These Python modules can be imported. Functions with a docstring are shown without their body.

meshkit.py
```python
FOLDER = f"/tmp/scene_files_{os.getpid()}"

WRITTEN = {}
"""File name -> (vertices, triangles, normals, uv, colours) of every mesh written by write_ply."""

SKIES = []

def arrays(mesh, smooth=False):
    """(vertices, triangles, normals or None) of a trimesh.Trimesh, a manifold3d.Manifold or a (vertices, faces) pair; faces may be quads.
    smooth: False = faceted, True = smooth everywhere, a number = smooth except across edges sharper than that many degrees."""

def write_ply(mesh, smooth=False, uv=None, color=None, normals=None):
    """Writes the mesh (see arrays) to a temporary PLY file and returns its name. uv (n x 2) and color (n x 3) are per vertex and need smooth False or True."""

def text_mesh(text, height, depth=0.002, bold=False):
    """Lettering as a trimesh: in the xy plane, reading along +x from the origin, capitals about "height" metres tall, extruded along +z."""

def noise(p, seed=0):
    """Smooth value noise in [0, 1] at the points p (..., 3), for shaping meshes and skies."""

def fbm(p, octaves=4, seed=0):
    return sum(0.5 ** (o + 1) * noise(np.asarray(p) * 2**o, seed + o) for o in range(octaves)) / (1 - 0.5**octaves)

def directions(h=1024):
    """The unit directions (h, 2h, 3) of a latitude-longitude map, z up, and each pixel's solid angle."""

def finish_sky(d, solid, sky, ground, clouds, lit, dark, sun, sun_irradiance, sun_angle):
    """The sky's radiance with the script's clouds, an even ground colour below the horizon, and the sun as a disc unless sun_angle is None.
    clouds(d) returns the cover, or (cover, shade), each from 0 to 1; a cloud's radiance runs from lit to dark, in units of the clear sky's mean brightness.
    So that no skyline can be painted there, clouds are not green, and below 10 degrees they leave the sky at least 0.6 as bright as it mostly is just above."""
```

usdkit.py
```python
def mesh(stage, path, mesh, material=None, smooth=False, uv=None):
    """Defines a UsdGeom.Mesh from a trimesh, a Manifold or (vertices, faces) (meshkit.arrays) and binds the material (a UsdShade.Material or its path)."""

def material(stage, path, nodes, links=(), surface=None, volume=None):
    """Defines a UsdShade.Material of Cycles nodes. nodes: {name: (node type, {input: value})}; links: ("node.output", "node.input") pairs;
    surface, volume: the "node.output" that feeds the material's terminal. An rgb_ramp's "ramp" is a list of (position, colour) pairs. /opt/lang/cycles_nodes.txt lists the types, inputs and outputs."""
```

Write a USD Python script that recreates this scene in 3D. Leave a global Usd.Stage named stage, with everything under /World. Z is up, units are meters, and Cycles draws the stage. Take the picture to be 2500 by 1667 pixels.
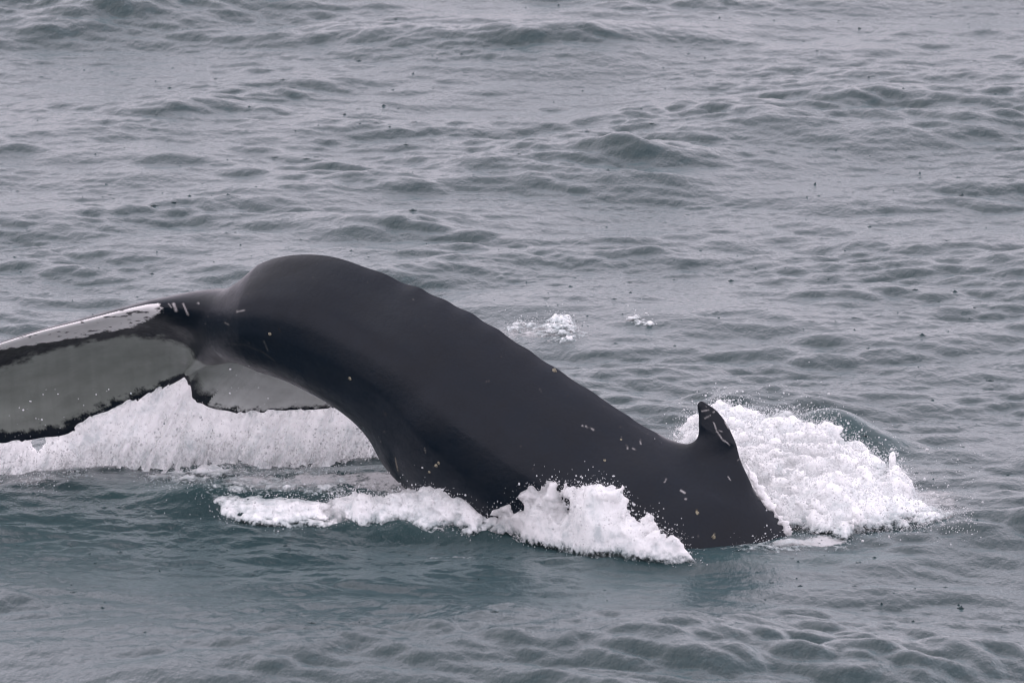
import math
import numpy as np
import trimesh
import manifold3d
from scipy import ndimage
from scipy.interpolate import CubicSpline, PchipInterpolator
from scipy.spatial import cKDTree
from pxr import Gf, Sdf, Usd, UsdGeom, UsdLux, UsdShade, Vt
import usdkit

stage = Usd.Stage.CreateInMemory()
UsdGeom.Xform.Define(stage, '/World')

# ------------------------------------------------------------------ camera, sky, sun
PITCH, DIST, TAN = math.radians(11.8), 60.0, 0.0525          # looking down, metres to the middle of the picture, tangent of half the angle
EYE = np.array([0, -DIST * math.cos(PITCH), DIST * math.sin(PITCH)])
FWD = np.array([0, math.cos(PITCH), -math.sin(PITCH)])
RIGHT = np.array([1.0, 0, 0])
UP = np.array([0, math.sin(PITCH), math.cos(PITCH)])

cam = UsdGeom.Camera.Define(stage, '/World/camera')
cam.AddTranslateOp().Set(Gf.Vec3d(*EYE))
cam.AddRotateXOp().Set(90 - math.degrees(PITCH))
cam.CreateHorizontalApertureAttr(36.0)
cam.CreateVerticalApertureAttr(36.0 * 682 / 1024)
cam.CreateFocalLengthAttr(18.0 / TAN)
cam.CreateClippingRangeAttr(Gf.Vec2f(0.5, 20000))
cam.CreateFStopAttr(5.6)
cam.CreateFocusDistanceAttr(58.5)
cam.CreateExposureAttr(0.0)

SUN_EL, SUN_ROT = math.radians(55), math.radians(-60)
sun_dir = np.array([math.sin(SUN_ROT) * math.cos(SUN_EL), math.cos(SUN_ROT) * math.cos(SUN_EL), math.sin(SUN_EL)])

CLOUD = (12.9, 11.5, 12.9)
sky_mat = usdkit.material(stage, '/World/Looks/overcast_sky', {
    'tc': ('texture_coordinate', {}),
    'sky': ('sky_texture', {'sky_type': 'single_scattering', 'sun_disc': False, 'sun_elevation': SUN_EL, 'sun_rotation': SUN_ROT}),
    'cn': ('noise_texture', {'scale': 2.2, 'detail': 4.0, 'roughness': 0.5}),
    'cr': ('rgb_ramp', {'ramp': [(0.3, tuple(c * 0.88 for c in CLOUD)), (0.7, tuple(c * 1.12 for c in CLOUD))]}),
    'nrm': ('vector_math', {'math_type': 'normalize'}),
    'xyz': ('separate_xyz', {}),
    'el': ('map_range', {'from_min': 0.0, 'from_max': 0.8, 'to_min': 1.12, 'to_max': 0.90, 'clamp': True}),
    'gm': ('vector_math', {'math_type': 'scale'}),
    'mix': ('mix_color', {'fac': 0.93}),
    'bg': ('background_shader', {'strength': 0.1}),
}, [('tc.generated', 'cn.vector'), ('cn.fac', 'cr.fac'), ('sky.color', 'mix.a'), ('tc.generated', 'nrm.vector1'), ('nrm.vector', 'xyz.vector'), ('xyz.z', 'el.value'), ('cr.color', 'gm.vector1'), ('el.result', 'gm.scale'), ('gm.vector', 'mix.b'), ('mix.result', 'bg.color')], surface='bg.background')
dome = UsdLux.DomeLight.Define(stage, '/World/sky')
UsdShade.MaterialBindingAPI.Apply(dome.GetPrim()).Bind(sky_mat)
dome.GetPrim().SetCustomDataByKey('kind', 'structure')

sun = UsdLux.DistantLight.Define(stage, '/World/sun')
sun.CreateNormalizeAttr(True)
sun.CreateIntensityAttr(0.14)
sun.CreateAngleAttr(70.0)
sun.CreateColorAttr(Gf.Vec3f(1.0, 0.98, 0.96))
sun.AddTransformOp().Set(Gf.Matrix4d(Gf.Rotation(Gf.Vec3d(0, 0, 1), Gf.Vec3d(*sun_dir)), Gf.Vec3d(0, 0, 0)))


# ------------------------------------------------------------------ helpers
def ray(u, v):
    """Direction towards the photograph's point (u, v), 2500 x 1667."""
    u, v = np.asarray(u, float), np.asarray(v, float)
    return FWD + RIGHT * ((u - 1250) / 1250 * TAN)[..., None] - UP * ((v - 833) / 1250 * TAN)[..., None]


def on_sea(u, v, z=0.0):
    d = ray(u, v)
    return EYE + d * ((z - EYE[2]) / d[..., 2])[..., None]


def at_depth(u, v, y):
    d = ray(u, v)
    return EYE + d * ((np.asarray(y, float) - EYE[1]) / d[..., 1])[..., None]


def pixel(p):
    q = np.asarray(p, float) - EYE
    w = q @ FWD
    return np.stack([1250 + (q @ RIGHT) / w / TAN * 1250, 833 - (q @ UP) / w / TAN * 1250], -1)


def tag(prim, label=None, category=None, kind=None, group=None):
    for k, x in (('label', label), ('category', category), ('kind', kind), ('group', group)):
        if x:
            prim.SetCustomDataByKey(k, x)
    return prim


def primvar(m, name, values):
    values = np.asarray(values, np.float32)
    if values.ndim == 1:
        UsdGeom.PrimvarsAPI(m).CreatePrimvar(name, Sdf.ValueTypeNames.FloatArray, 'vertex').Set(Vt.FloatArray.FromNumpy(values))
    else:
        UsdGeom.PrimvarsAPI(m).CreatePrimvar(name, Sdf.ValueTypeNames.Color3fArray, 'vertex').Set(Vt.Vec3fArray.FromNumpy(values))


def volume_noise(shape, cell, seed, octaves=3, gain=0.5, aspect=(1, 1, 1)):
    """Smooth noise of about unit deviation on a grid; cell = grid cells of the coarsest octave."""
    rng = np.random.default_rng(seed)
    out, total, amp = np.zeros(shape, np.float32), 0.0, 1.0
    for o in range(octaves):
        c = [max(1.0, cell * a / 2**o) for a in aspect]
        n = [int(math.ceil(s / ci)) + 4 for s, ci in zip(shape, c)]
        small = rng.standard_normal(n).astype(np.float32)
        idx = [np.arange(s) / ci + 1.0 for s, ci in zip(shape, c)]
        for ax in range(len(shape)):
            i0 = np.floor(idx[ax]).astype(int)
            t = (idx[ax] - i0).astype(np.float32)
            t = t * t * (3 - 2 * t)
            sh = [1] * len(shape)
            sh[ax] = -1
            t = t.reshape(sh)
            small = np.take(small, i0, ax) * (1 - t) + np.take(small, i0 + 1, ax) * t
        out += amp * small / max(float(small.std()), 1e-6)
        total += amp * amp
        amp *= gain
    return out / math.sqrt(total)


def surface_nets(f, origin, step):
    """The surface f = 0 (f > 0 inside) of a grid as a triangle mesh, one vertex per crossed cell."""
    inside = f > 0
    n = np.array(f.shape)
    c = n - 1
    count = np.zeros(c, np.int8)
    acc = np.zeros((*c, 3), np.float32)
    sl = lambda o: tuple(slice(o[i], o[i] + c[i]) for i in range(3))  # noqa: E731
    for ax in range(3):
        others = [i for i in range(3) if i != ax]
        for a in (0, 1):
            for b in (0, 1):
                o0 = [0, 0, 0]
                o0[others[0]], o0[others[1]] = a, b
                o1 = list(o0)
                o1[ax] = 1
                f0, f1 = f[sl(o0)], f[sl(o1)]
                x = (f0 > 0) != (f1 > 0)
                t = np.where(x, f0 / np.where(x, f0 - f1, 1), 0)
                count += x
                acc[..., ax] += t
                acc[..., others[0]] += x * a
                acc[..., others[1]] += x * b
    active = count > 0
    index = np.full(c, -1, np.int64)
    index[active] = np.arange(active.sum())
    cells = np.argwhere(active)
    v = cells + acc[active] / count[active][:, None]
    quads = []
    for ax in range(3):
        i, j = [(1, 2), (2, 0), (0, 1)][ax]
        s0 = [slice(1, None) if k != ax else slice(0, -1) for k in range(3)]
        e0 = [slice(1, -1) if k != ax else slice(0, -1) for k in range(3)]
        e1 = [slice(1, -1) if k != ax else slice(1, None) for k in range(3)]
        a, b = inside[tuple(e0)], inside[tuple(e1)]
        x = np.argwhere(a != b)
        up = a[a != b]
        base = x.copy()
        for k in range(3):
            if k != ax:
                base[:, k] += 1

        def cell(di, dj):
            q = base.copy()
            q[:, i] -= di
            q[:, j] -= dj
            return index[q[:, 0], q[:, 1], q[:, 2]]

        q = np.stack([cell(1, 1), cell(0, 1), cell(0, 0), cell(1, 0)], 1)
        q[~up] = q[~up][:, ::-1]
        quads.append(q)
    q = np.vstack(quads)
    return np.asarray(origin) + v * np.asarray(step), np.vstack([q[:, [0, 1, 2]], q[:, [0, 2, 3]]])


def keep_large(v, f, least):
    """Drops the crumbs of a mesh."""
    m = trimesh.Trimesh(v, f, process=False)
    lab = trimesh.graph.connected_component_labels(m.face_adjacency, node_count=len(f))
    big = np.bincount(lab) >= least
    f = f[big[lab]]
    used = np.unique(f)
    new = np.full(len(v), -1)
    new[used] = np.arange(len(used))
    return v[used], new[f]


# ------------------------------------------------------------------ the sea
def ocean(n, length, seed, lam_lo, lam_hi, slope, power=-3.6, wind=math.radians(96), spread=1.5):
    """A tile of wind sea: heights and the two choppy shifts, scaled to a mean slope."""
    rng = np.random.default_rng(seed)
    k1 = np.fft.fftfreq(n, length / n) * 2 * np.pi
    kx, ky = np.meshgrid(k1, k1, indexing='ij')
    k = np.hypot(kx, ky)
    k[0, 0] = 1
    band = 1 / (1 + (k / (2 * np.pi / lam_lo)) ** 8) / (1 + ((2 * np.pi / lam_hi) / k) ** 8)
    ang = np.arctan2(ky, kx) - wind
    amp = np.sqrt(band * k**power * (0.06 + np.abs(np.cos(ang)) ** (2 * spread)))
    amp[0, 0] = 0
    s = amp * np.fft.fft2(rng.standard_normal((n, n)))
    h = np.fft.ifft2(s).real
    g = math.sqrt(np.mean(np.gradient(h, length / n, axis=0) ** 2 + np.gradient(h, length / n, axis=1) ** 2))
    dx, dy = np.fft.ifft2(-1j * kx / k * s).real, np.fft.ifft2(-1j * ky / k * s).real
    return [np.float32(a * slope / g) for a in (h, dx, dy)]


def graded(lo, hi, step, far, growth):
    core = list(np.arange(lo, hi + step / 2, step))
    out, s, x = [], step, hi
    while x < far:
        s *= growth
        x += s
        out.append(x)
    span = np.array(out) - hi
    return np.concatenate([(lo - span)[::-1], core, core[-1] + span])


NOTCH_Y = on_sea(440, 1150)[1]                            # depth of the notch of the flukes
gx = graded(-4.4, 4.4, 0.0140, 4000, 1.16)
gy = graded(-10.2, 13.6, 0.0240, 4000, 1.16)
X, Y = np.meshgrid(gx, gy, indexing='ij')
BIG, MID, FINE = ocean(1024, 41.0, 5, 0.8, 6.0, 0.078, power=-3.7, wind=math.radians(102), spread=1.5), ocean(1024, 29.0, 11, 0.16, 0.9, 0.118, power=-3.25, wind=math.radians(82), spread=1.2), ocean(2048, 23.0, 8, 0.06, 0.26, 0.075, power=-3.3, wind=math.radians(86), spread=0.9)


def tile(a, length, x, y):
    n = len(a)
    return ndimage.map_coordinates(a, [np.ravel(x) / length * n, np.ravel(y) / length * n], order=1, mode='grid-wrap').reshape(np.shape(x))


outside = np.maximum(np.maximum(np.abs(X) - 4.4, 0), np.maximum(np.maximum(-10.2 - Y, Y - 13.6), 0))
fade_f, fade_m, fade_b = np.exp(-outside / 0.35), np.exp(-outside / 2.5), np.exp(-outside / 60)


def hump(x, y, u, v, height, along, across, turn):
    """A swelling of the water, placed on the sea; turn in degrees from the picture's right."""
    c = on_sea(u, v)
    a = math.radians(turn)
    p, q = (x - c[0]) * math.cos(a) + (y - c[1]) * math.sin(a), -(x - c[0]) * math.sin(a) + (y - c[1]) * math.cos(a)
    return height * np.exp(-((p / along) ** 4) - (q / across) ** 2)


HUMPS = [  # the bow wave before the whale, the water shouldered aside behind it, the swell under the tail
    (640, 1240, 0.08, 0.55, 0.24, -8),
    (1150, 1285, 0.09, 0.70, 0.22, -12),
    (1640, 1368, 0.035, 0.5, 0.2, 2),
    (1900, 1060, 0.12, 0.50, 0.30, -30),
    (2080, 1075, 0.11, 0.35, 0.25, -45),
    (720, 1175, -0.07, 0.70, 0.22, 8),
    (2150, 1440, 0.05, 0.80, 0.25, 2),
]
def patch(seed, lam):
    a = ocean(256, 37.0, seed, lam, 4 * lam, 1.0, power=-3.0, spread=0.4)[0]
    return tile(a / a.std(), 37, X, Y)


amp_b, amp_m = fade_b, fade_m * np.clip(1 + 0.36 * patch(17, 1.5), 0.45, 1.5) * (1 + 0.12 * np.exp(-((Y - NOTCH_Y + 3.4) / 1.5) ** 2))
CHOP = 1.15
H = tile(BIG[0], 41, X, Y) * amp_b + tile(MID[0], 29, X, Y) * amp_m
SX = CHOP * (tile(BIG[1], 41, X, Y) * amp_b + tile(MID[1], 29, X, Y) * amp_m)
SY = CHOP * (tile(BIG[2], 41, X, Y) * amp_b + tile(MID[2], 29, X, Y) * amp_m)
dev = float(H[np.abs(gx) < 4.4].std())
H = dev * (np.exp(0.34 * np.clip(H / dev, -4, 3.0)) - 1.0) / 0.36        # flat troughs, peaked crests
H -= H[(np.abs(gx) < 4.4)].mean() * np.exp(-outside / 60)
wake = np.exp(-(((X + 0.5) / 3.0) ** 4) - ((Y - NOTCH_Y + 0.9) / 0.7) ** 2)
livelier = (1 - 0.3 * wake) * (1 + 0.15 * np.exp(-((Y - NOTCH_Y + 4.0) / 1.7) ** 2))
H *= livelier
SX, SY = SX * livelier, SY * livelier
steep = -np.gradient(H, axis=1) / np.gradient(Y, axis=1)
amp_f = fade_f * np.clip(0.72 + 0.38 * patch(18, 0.9) + 0.15 * H / dev + 1.0 * np.abs(steep) + 0.3 * np.exp(-((Y - NOTCH_Y + 3.4) / 1.8) ** 2), 0.2, 1.6)
H = H + tile(FINE[0], 23, X, Y) * amp_f
SX, SY = SX + 0.5 * tile(FINE[1], 23, X, Y) * amp_f, SY + 0.5 * tile(FINE[2], 23, X, Y) * amp_f
# the back of a long low swell between the whale and the camera
swell = NOTCH_Y + (on_sea(1930, 1310)[1] - NOTCH_Y) * np.clip((X + 1.9) / 3.4, -0.3, 1.2) - 0.75 - Y
H = H + 0.27 * (1 - np.cos(np.pi * np.clip(swell / 4.6, 0, 2))) / 2 * np.exp(-(((X + 0.6) / 3.2) ** 4))
for h_ in HUMPS:
    H = H + hump(X, Y, *h_)


def sea_height(x, y):
    i = np.interp(np.ravel(x), gx, np.arange(len(gx)))
    j = np.interp(np.ravel(y), gy, np.arange(len(gy)))
    return ndimage.map_coordinates(H, [i, j], order=1).reshape(np.shape(x))


# ring ripples of the rain
rng = np.random.default_rng(21)
for _ in range(60):
    u, v = rng.uniform(0, 2500), rng.uniform(300, 1667)
    c = on_sea(u, v)
    r0, lam, amp = rng.uniform(0.03, 0.12), rng.uniform(0.045, 0.06), rng.uniform(0.001, 0.0028)
    i0, i1 = np.searchsorted(gx, [c[0] - r0 - 0.12, c[0] + r0 + 0.12])
    j0, j1 = np.searchsorted(gy, [c[1] - r0 - 0.12, c[1] + r0 + 0.12])
    r = np.hypot(X[i0:i1, j0:j1] - c[0], Y[i0:i1, j0:j1] - c[1])
    H[i0:i1, j0:j1] += amp * np.cos((r - r0) / lam * 2 * np.pi) * np.exp(-(((r - r0) / 0.055) ** 2))

FOAM_ON_SEA = []          # filled below: (u, v, along, across, turn, weight)


def sea_foam(x, y):
    out = np.zeros(np.shape(x))
    for u, v, along, across, turn, weight in FOAM_ON_SEA:
        out = np.maximum(out, hump(x, y, u, v, weight, along, across, turn))
    return out


FOAM_ON_SEA += [
    (1280, 1275, 0.95, 0.30, -9, 1.0), (480, 1150, 1.15, 0.07, 3, 0.62), (500, 1180, 0.40, 0.14, -6, 0.80), (640, 1216, 0.26, 0.22, -12, 0.86), (780, 1212, 0.34, 0.14, -3, 0.84), (1000, 1215, 0.5, 0.2, -4, 0.8), 
    (70, 1190, 0.35, 0.12, 0, 0.62), (1980, 1330, 0.24, 0.10, 10, 1.0), (1760, 1350, 0.35, 0.06, 2, 0.5), (1950, 1220, 1.0, 0.75, -10, 1.0), (2240, 1275, 0.4, 0.16, 2, 0.7),
    (1320, 812, 0.34, 0.4, -10, 0.62), (1562, 788, 0.08, 0.12, -10, 0.6), (1120, 1345, 0.3, 0.1, 0, 0.5), (1640, 1365, 0.25, 0.05, 4, 0.5), (960, 1265, 0.35, 0.25, -5, 0.75),
]
AERATED = np.clip(sum(hump(X, Y, *h_) for h_ in [(640, 1225, 0.8, 0.9, 0.22, -8), (1150, 1280, 0.7, 0.8, 0.22, -10), (700, 1165, 0.8, 0.7, 0.3, 4), (2000, 1080, 0.5, 0.6, 0.3, -40), (1960, 1370, 0.4, 0.6, 0.1, 5)]), 0, 1)

nx, ny = X.shape
verts = np.stack([X + SX, Y + SY, H], -1).reshape(-1, 3)
q = np.arange(nx * ny).reshape(nx, ny)
f0, f1, f2, f3 = q[:-1, :-1].ravel(), q[1:, :-1].ravel(), q[1:, 1:].ravel(), q[:-1, 1:].ravel()
sea_mat = usdkit.material(stage, '/World/Looks/sea_water', {
    'g': ('geometry', {}),
    'fa': ('attribute', {'attribute': 'foam'}),
    'ae': ('attribute', {'attribute': 'aerated'}),
    'map': ('mapping', {'mapping_type': 'point', 'scale': (1.0, 0.55, 1.0)}),
    'n1': ('noise_texture', {'scale': 18.0, 'detail': 4.0, 'roughness': 0.6}),
    'bump': ('bump', {'strength': 0.8, 'distance': 0.018}),
    'fn': ('noise_texture', {'scale': 13.0, 'detail': 6.0, 'roughness': 0.7, 'distortion': 0.6}),
    'lace': ('noise_texture', {'scale': 38.0, 'detail': 4.0, 'roughness': 0.7}),
    'l2': ('map_range', {'from_min': 0.3, 'from_max': 0.7, 'to_min': -0.14, 'to_max': 0.14, 'clamp': True}),
    's1': ('math', {'math_type': 'add'}),
    's2': ('math', {'math_type': 'add'}),
    'thr': ('map_range', {'from_min': 1.02, 'from_max': 1.26, 'to_min': 0.0, 'to_max': 1.0, 'clamp': True}),
    'gate': ('map_range', {'from_min': 0.12, 'from_max': 0.3, 'to_min': 0.0, 'to_max': 1.0, 'clamp': True}),
    'ff': ('math', {'math_type': 'multiply', 'use_clamp': True}),
    'water': ('mix_color', {'a': (0.024, 0.047, 0.051), 'b': (0.036, 0.080, 0.083)}),
    'col': ('mix_color', {'b': (0.56, 0.58, 0.59)}),
    'ru': ('attribute', {'attribute': 'ruffle'}),
    'r0': ('mix_float', {'a': 0.14, 'b': 0.20}),
    'rough': ('mix_float', {'b': 0.7}),
    'p': ('principled_bsdf', {'ior': 1.345}),
}, [('g.position', 'map.vector'), ('map.vector', 'n1.vector'), ('n1.fac', 'bump.height'), ('bump.normal', 'p.normal'), ('g.position', 'fn.vector'), ('g.position', 'lace.vector'),
    ('lace.fac', 'l2.value'), ('fa.fac', 's1.value1'), ('fn.fac', 's1.value2'), ('s1.value', 's2.value1'), ('l2.result', 's2.value2'), ('s2.value', 'thr.value'),
    ('fa.fac', 'gate.value'), ('gate.result', 'ff.value1'), ('thr.result', 'ff.value2'), ('ae.fac', 'water.fac'), ('water.result', 'col.a'), ('ff.value', 'col.fac'), ('ff.value', 'rough.fac'), ('ru.fac', 'r0.fac'), ('r0.result', 'rough.a'),
    ('col.result', 'p.base_color'), ('rough.result', 'p.roughness')], surface='p.BSDF')
sea = usdkit.mesh(stage, '/World/sea', (verts, np.vstack([np.stack([f0, f1, f2], 1), np.stack([f0, f2, f3], 1)])), sea_mat, smooth=True)
primvar(sea, 'foam', np.clip(sea_foam(X, Y), 0, 1).ravel())
primvar(sea, 'aerated', AERATED.ravel())
primvar(sea, 'ruffle', (np.exp(-((Y - NOTCH_Y + 3.2) / 1.9) ** 2 - ((X + 0.6) / 2.6) ** 4)).ravel())
tag(sea.GetPrim(), 'rain-pocked grey green sea with short choppy waves', kind='structure')

# ------------------------------------------------------------------ the whale
plan_x = np.array([-3.0, -1.75, -1.45, -1.1, -0.6, 0.3, 1.5, 2.6])
FRONT_Y = on_sea(1930, 1310)[1]
plan_y = NOTCH_Y + (FRONT_Y - NOTCH_Y) * np.array([-.10, .26, .39, .48, .58, .76, 1.0, 1.20])
plan = PchipInterpolator(plan_x, plan_y)


def in_plan(u, v, shift=0.0):
    """The point of the whale's middle plane seen at (u, v)."""
    y = np.full(np.shape(u), -3.4)
    for _ in range(30):
        y = 0.5 * y + 0.5 * (plan(at_depth(u, v, y)[..., 0]) + shift)
    return at_depth(u, v, y)


#        dorsal u, v,  ventral u, v,  half width, lower narrowing, ventral shift in depth
ST = np.array([
    (2110, 1620, 1720, 1900, .62, 0.0, 0.0),
    (2010, 1450, 1580, 1700, .66, 0.0, 0.0),
    (1930, 1310, 1480, 1560, .52, 0.2, 0.0),
    (1846, 1196, 1380, 1450, .50, 0.3, 0.0),
    (1762, 1140, 1300, 1385, .48, 0.6, 0.0),
    (1690, 1098, 1225, 1330, .47, 0.0, 0.0),
    (1580, 1044, 1140, 1290, .46, 0.15, 0.0),
    (1500, 993, 1080, 1255, .46, 0.45, 0.0),
    (1400, 928, 1010, 1200, .45, 0.8, 0.0),
    (1300, 863, 948, 1140, .44, 0.9, 0.0),
    (1215, 806, 915, 1085, .41, 1.0, 0.0),
    (1140, 763, 880, 1040, .38, 1.0, 0.0),
    (1050, 718, 835, 1002, .35, 1.0, 0.02),
    (960, 682, 775, 965, .32, 1.0, 0.04),
    (850, 637, 710, 932, .29, 1.0, 0.06),
    (760, 621, 655, 912, .265, 1.0, 0.08),
    (680, 628, 610, 898, .24, 1.0, 0.10),
    (612, 656, 578, 888, .21, 1.0, 0.12),
    (562, 700, 545, 884, .17, 1.0, 0.16),
    (528, 752, 508, 893, .14, 1.0, 0.22),
    (498, 805, 478, 908, .09, 0.6, 0.24),
    (476, 850, 455, 916, .035, 0.3, 0.27),
], float)
t = np.arange(len(ST), dtype=float)
tt = np.linspace(0, len(ST) - 1, 230)
S = CubicSpline(t, ST)(tt)
Dp = np.array([in_plan(s[0], s[1], 0.16 * max(0.0, (x - 18) / 3)) for s, x in zip(S, tt)])
Vp = np.array([in_plan(s[2], s[3], s[6]) for s in S])
# knuckles along the spine
knob = np.zeros(len(tt))
for c, a, w in [(10.0, .010, .25), (10.9, .016, .28), (11.6, .012, .22), (12.35, .018, .25), (13.2, .016, .3), (9.1, .010, .22), (8.4, .009, .22), (7.6, .007, .2), (6.6, .007, .2)]:
    knob += a * np.exp(-(((tt - c) / w) ** 2))
E_ = Dp - Vp
half = np.linalg.norm(E_, axis=1) / 2
E_ /= 2 * half[:, None]
mid = (Dp + Vp) / 2
tang = np.gradient(mid, axis=0)
tang /= np.linalg.norm(tang, axis=1, keepdims=True)
N_ = np.cross(tang, E_)
N_ /= np.linalg.norm(N_, axis=1, keepdims=True)          # sideways, towards the camera
NR = 128
phi = np.arange(NR) / NR * 2 * np.pi
tau = (1 - np.cos(phi)) / 2                              # 0 at the spine, 1 at the keel
narrow = PchipInterpolator([0, .02, .08, .18, .32, .45, .58, .66, .72, .80, .88, .95, .985, 1], [0, .13, .37, .67, .93, 1.0, .97, .89, .82, .725, .57, .34, .18, 0])
roundish = np.where(tau < 0.45, narrow(tau), np.abs(np.sin(phi)) ** 0.9)
ring_n = np.sign(np.sin(phi)) * narrow(tau)
ring_r = np.sign(np.sin(phi)) * roundish
prof = ring_r[None] * (1 - S[:, 5:6]) + ring_n[None] * S[:, 5:6]
ring = mid[:, None] + E_[:, None] * (half[:, None] * np.cos(phi)[None])[..., None] + N_[:, None] * (S[:, 4:5] * prof)[..., None]
ring = ring + E_[:, None] * (knob[:, None] * 0.8 * np.clip(np.cos(phi), 0, 1)[None] ** 16)[..., None]


def closed_loft(r):
    n, m = r.shape[:2]
    v = np.vstack([r.reshape(-1, 3), r[0].mean(0), r[-1].mean(0)])
    i, j = np.meshgrid(np.arange(n - 1), np.arange(m), indexing='ij')
    a, b, c, d = i * m + j, i * m + (j + 1) % m, (i + 1) * m + (j + 1) % m, (i + 1) * m + j
    f = [np.stack([a, b, c], -1).reshape(-1, 3), np.stack([a, c, d], -1).reshape(-1, 3)]
    k = np.arange(m)
    f.append(np.stack([np.full(m, n * m), (k + 1) % m, k], 1))
    f.append(np.stack([np.full(m, n * m + 1), (n - 1) * m + k, (n - 1) * m + (k + 1) % m], 1))
    return v, np.vstack(f)


def solid(v, f):
    m = trimesh.Trimesh(v, f, process=True)
    if m.volume < 0:
        m.invert()
    return manifold3d.Manifold(manifold3d.Mesh(np.asarray(m.vertices, np.float32), np.asarray(m.faces, np.uint32)))


body_v, body_f = closed_loft(ring)
body = solid(body_v, body_f)

# flukes: leading and trailing edge, each seen point with its depth
LEy = NOTCH_Y - 0.50
lead = [(-330, 975, NOTCH_Y - .30), (-230, 915, NOTCH_Y - .42), (-110, 873, NOTCH_Y - .50), (0, 838, NOTCH_Y - .54), (100, 808, NOTCH_Y - .55), (200, 783, NOTCH_Y - .55), (310, 755, NOTCH_Y - .54), (410, 735, NOTCH_Y - .52), (500, 722, NOTCH_Y - .48), (580, 718, NOTCH_Y - .42),
        (680, 735, NOTCH_Y - .34), (780, 775, NOTCH_Y - .20), (880, 825, NOTCH_Y - .05), (960, 870, NOTCH_Y + .1), (1040, 920, NOTCH_Y + .25), (1085, 960, NOTCH_Y + .35)]
trail = [(-345, 985, NOTCH_Y - .28), (-230, 1045, NOTCH_Y - .16), (-110, 1082, NOTCH_Y - .10), (0, 1088, NOTCH_Y - .06), (100, 1070, NOTCH_Y - .03), (220, 1030, NOTCH_Y - .01), (320, 990, NOTCH_Y), (400, 952, NOTCH_Y), (450, 925, NOTCH_Y), (462, 945, NOTCH_Y + .03),
         (480, 985, NOTCH_Y + .05), (560, 1003, NOTCH_Y + .08), (680, 1006, NOTCH_Y + .14), (800, 998, NOTCH_Y + .2), (920, 985, NOTCH_Y + .28), (1090, 965, NOTCH_Y + .36)]
lead3 = np.array([at_depth(*p) for p in lead])
trail3 = np.array([at_depth(*p) for p in trail])
k = np.arange(len(lead), dtype=float)
ks = np.linspace(0, len(lead) - 1, 240)
LE, TE = CubicSpline(k, lead3)(ks), PchipInterpolator(k, trail3)(ks)
# the trailing edge is scalloped
scal = volume_noise((240,), 9, 3, 2)
TE += (TE - LE) / np.linalg.norm(TE - LE, axis=1, keepdims=True) * (0.010 * scal * np.clip((ks - 0.5) * (15 - ks), 0, 1))[:, None]
qs = np.linspace(0, 1, 72) ** 1.5
sigma = (ks - 8.3) / 8.3
midp = LE[:, None] * (1 - qs)[None, :, None] + TE[:, None] * qs[None, :, None]
du, dq = np.gradient(midp, axis=0), np.gradient(midp, axis=1)
nrm = np.cross(du, dq)
nrm /= np.linalg.norm(nrm, axis=2, keepdims=True) + 1e-12
nrm *= np.sign((nrm @ (EYE / np.linalg.norm(EYE))).mean())          # ventral side, towards the camera
nrm = ndimage.gaussian_filter(nrm, (6, 3, 0))
nrm /= np.linalg.norm(nrm, axis=2, keepdims=True)
span_thin = np.clip(1 - np.abs(sigma), 0.02, 1) ** 0.6
root = np.exp(-(((ks - 8.6) / 1.6) ** 2))
thick = (0.055 * span_thin + 0.10 * root)[:, None] * (2.55 * np.sqrt(qs + 1e-9) * (1 - qs) ** 1.1)[None] + 0.005 * np.sqrt(np.clip(qs * 30, 0, 1))[None] * (qs < 0.9999)
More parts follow.
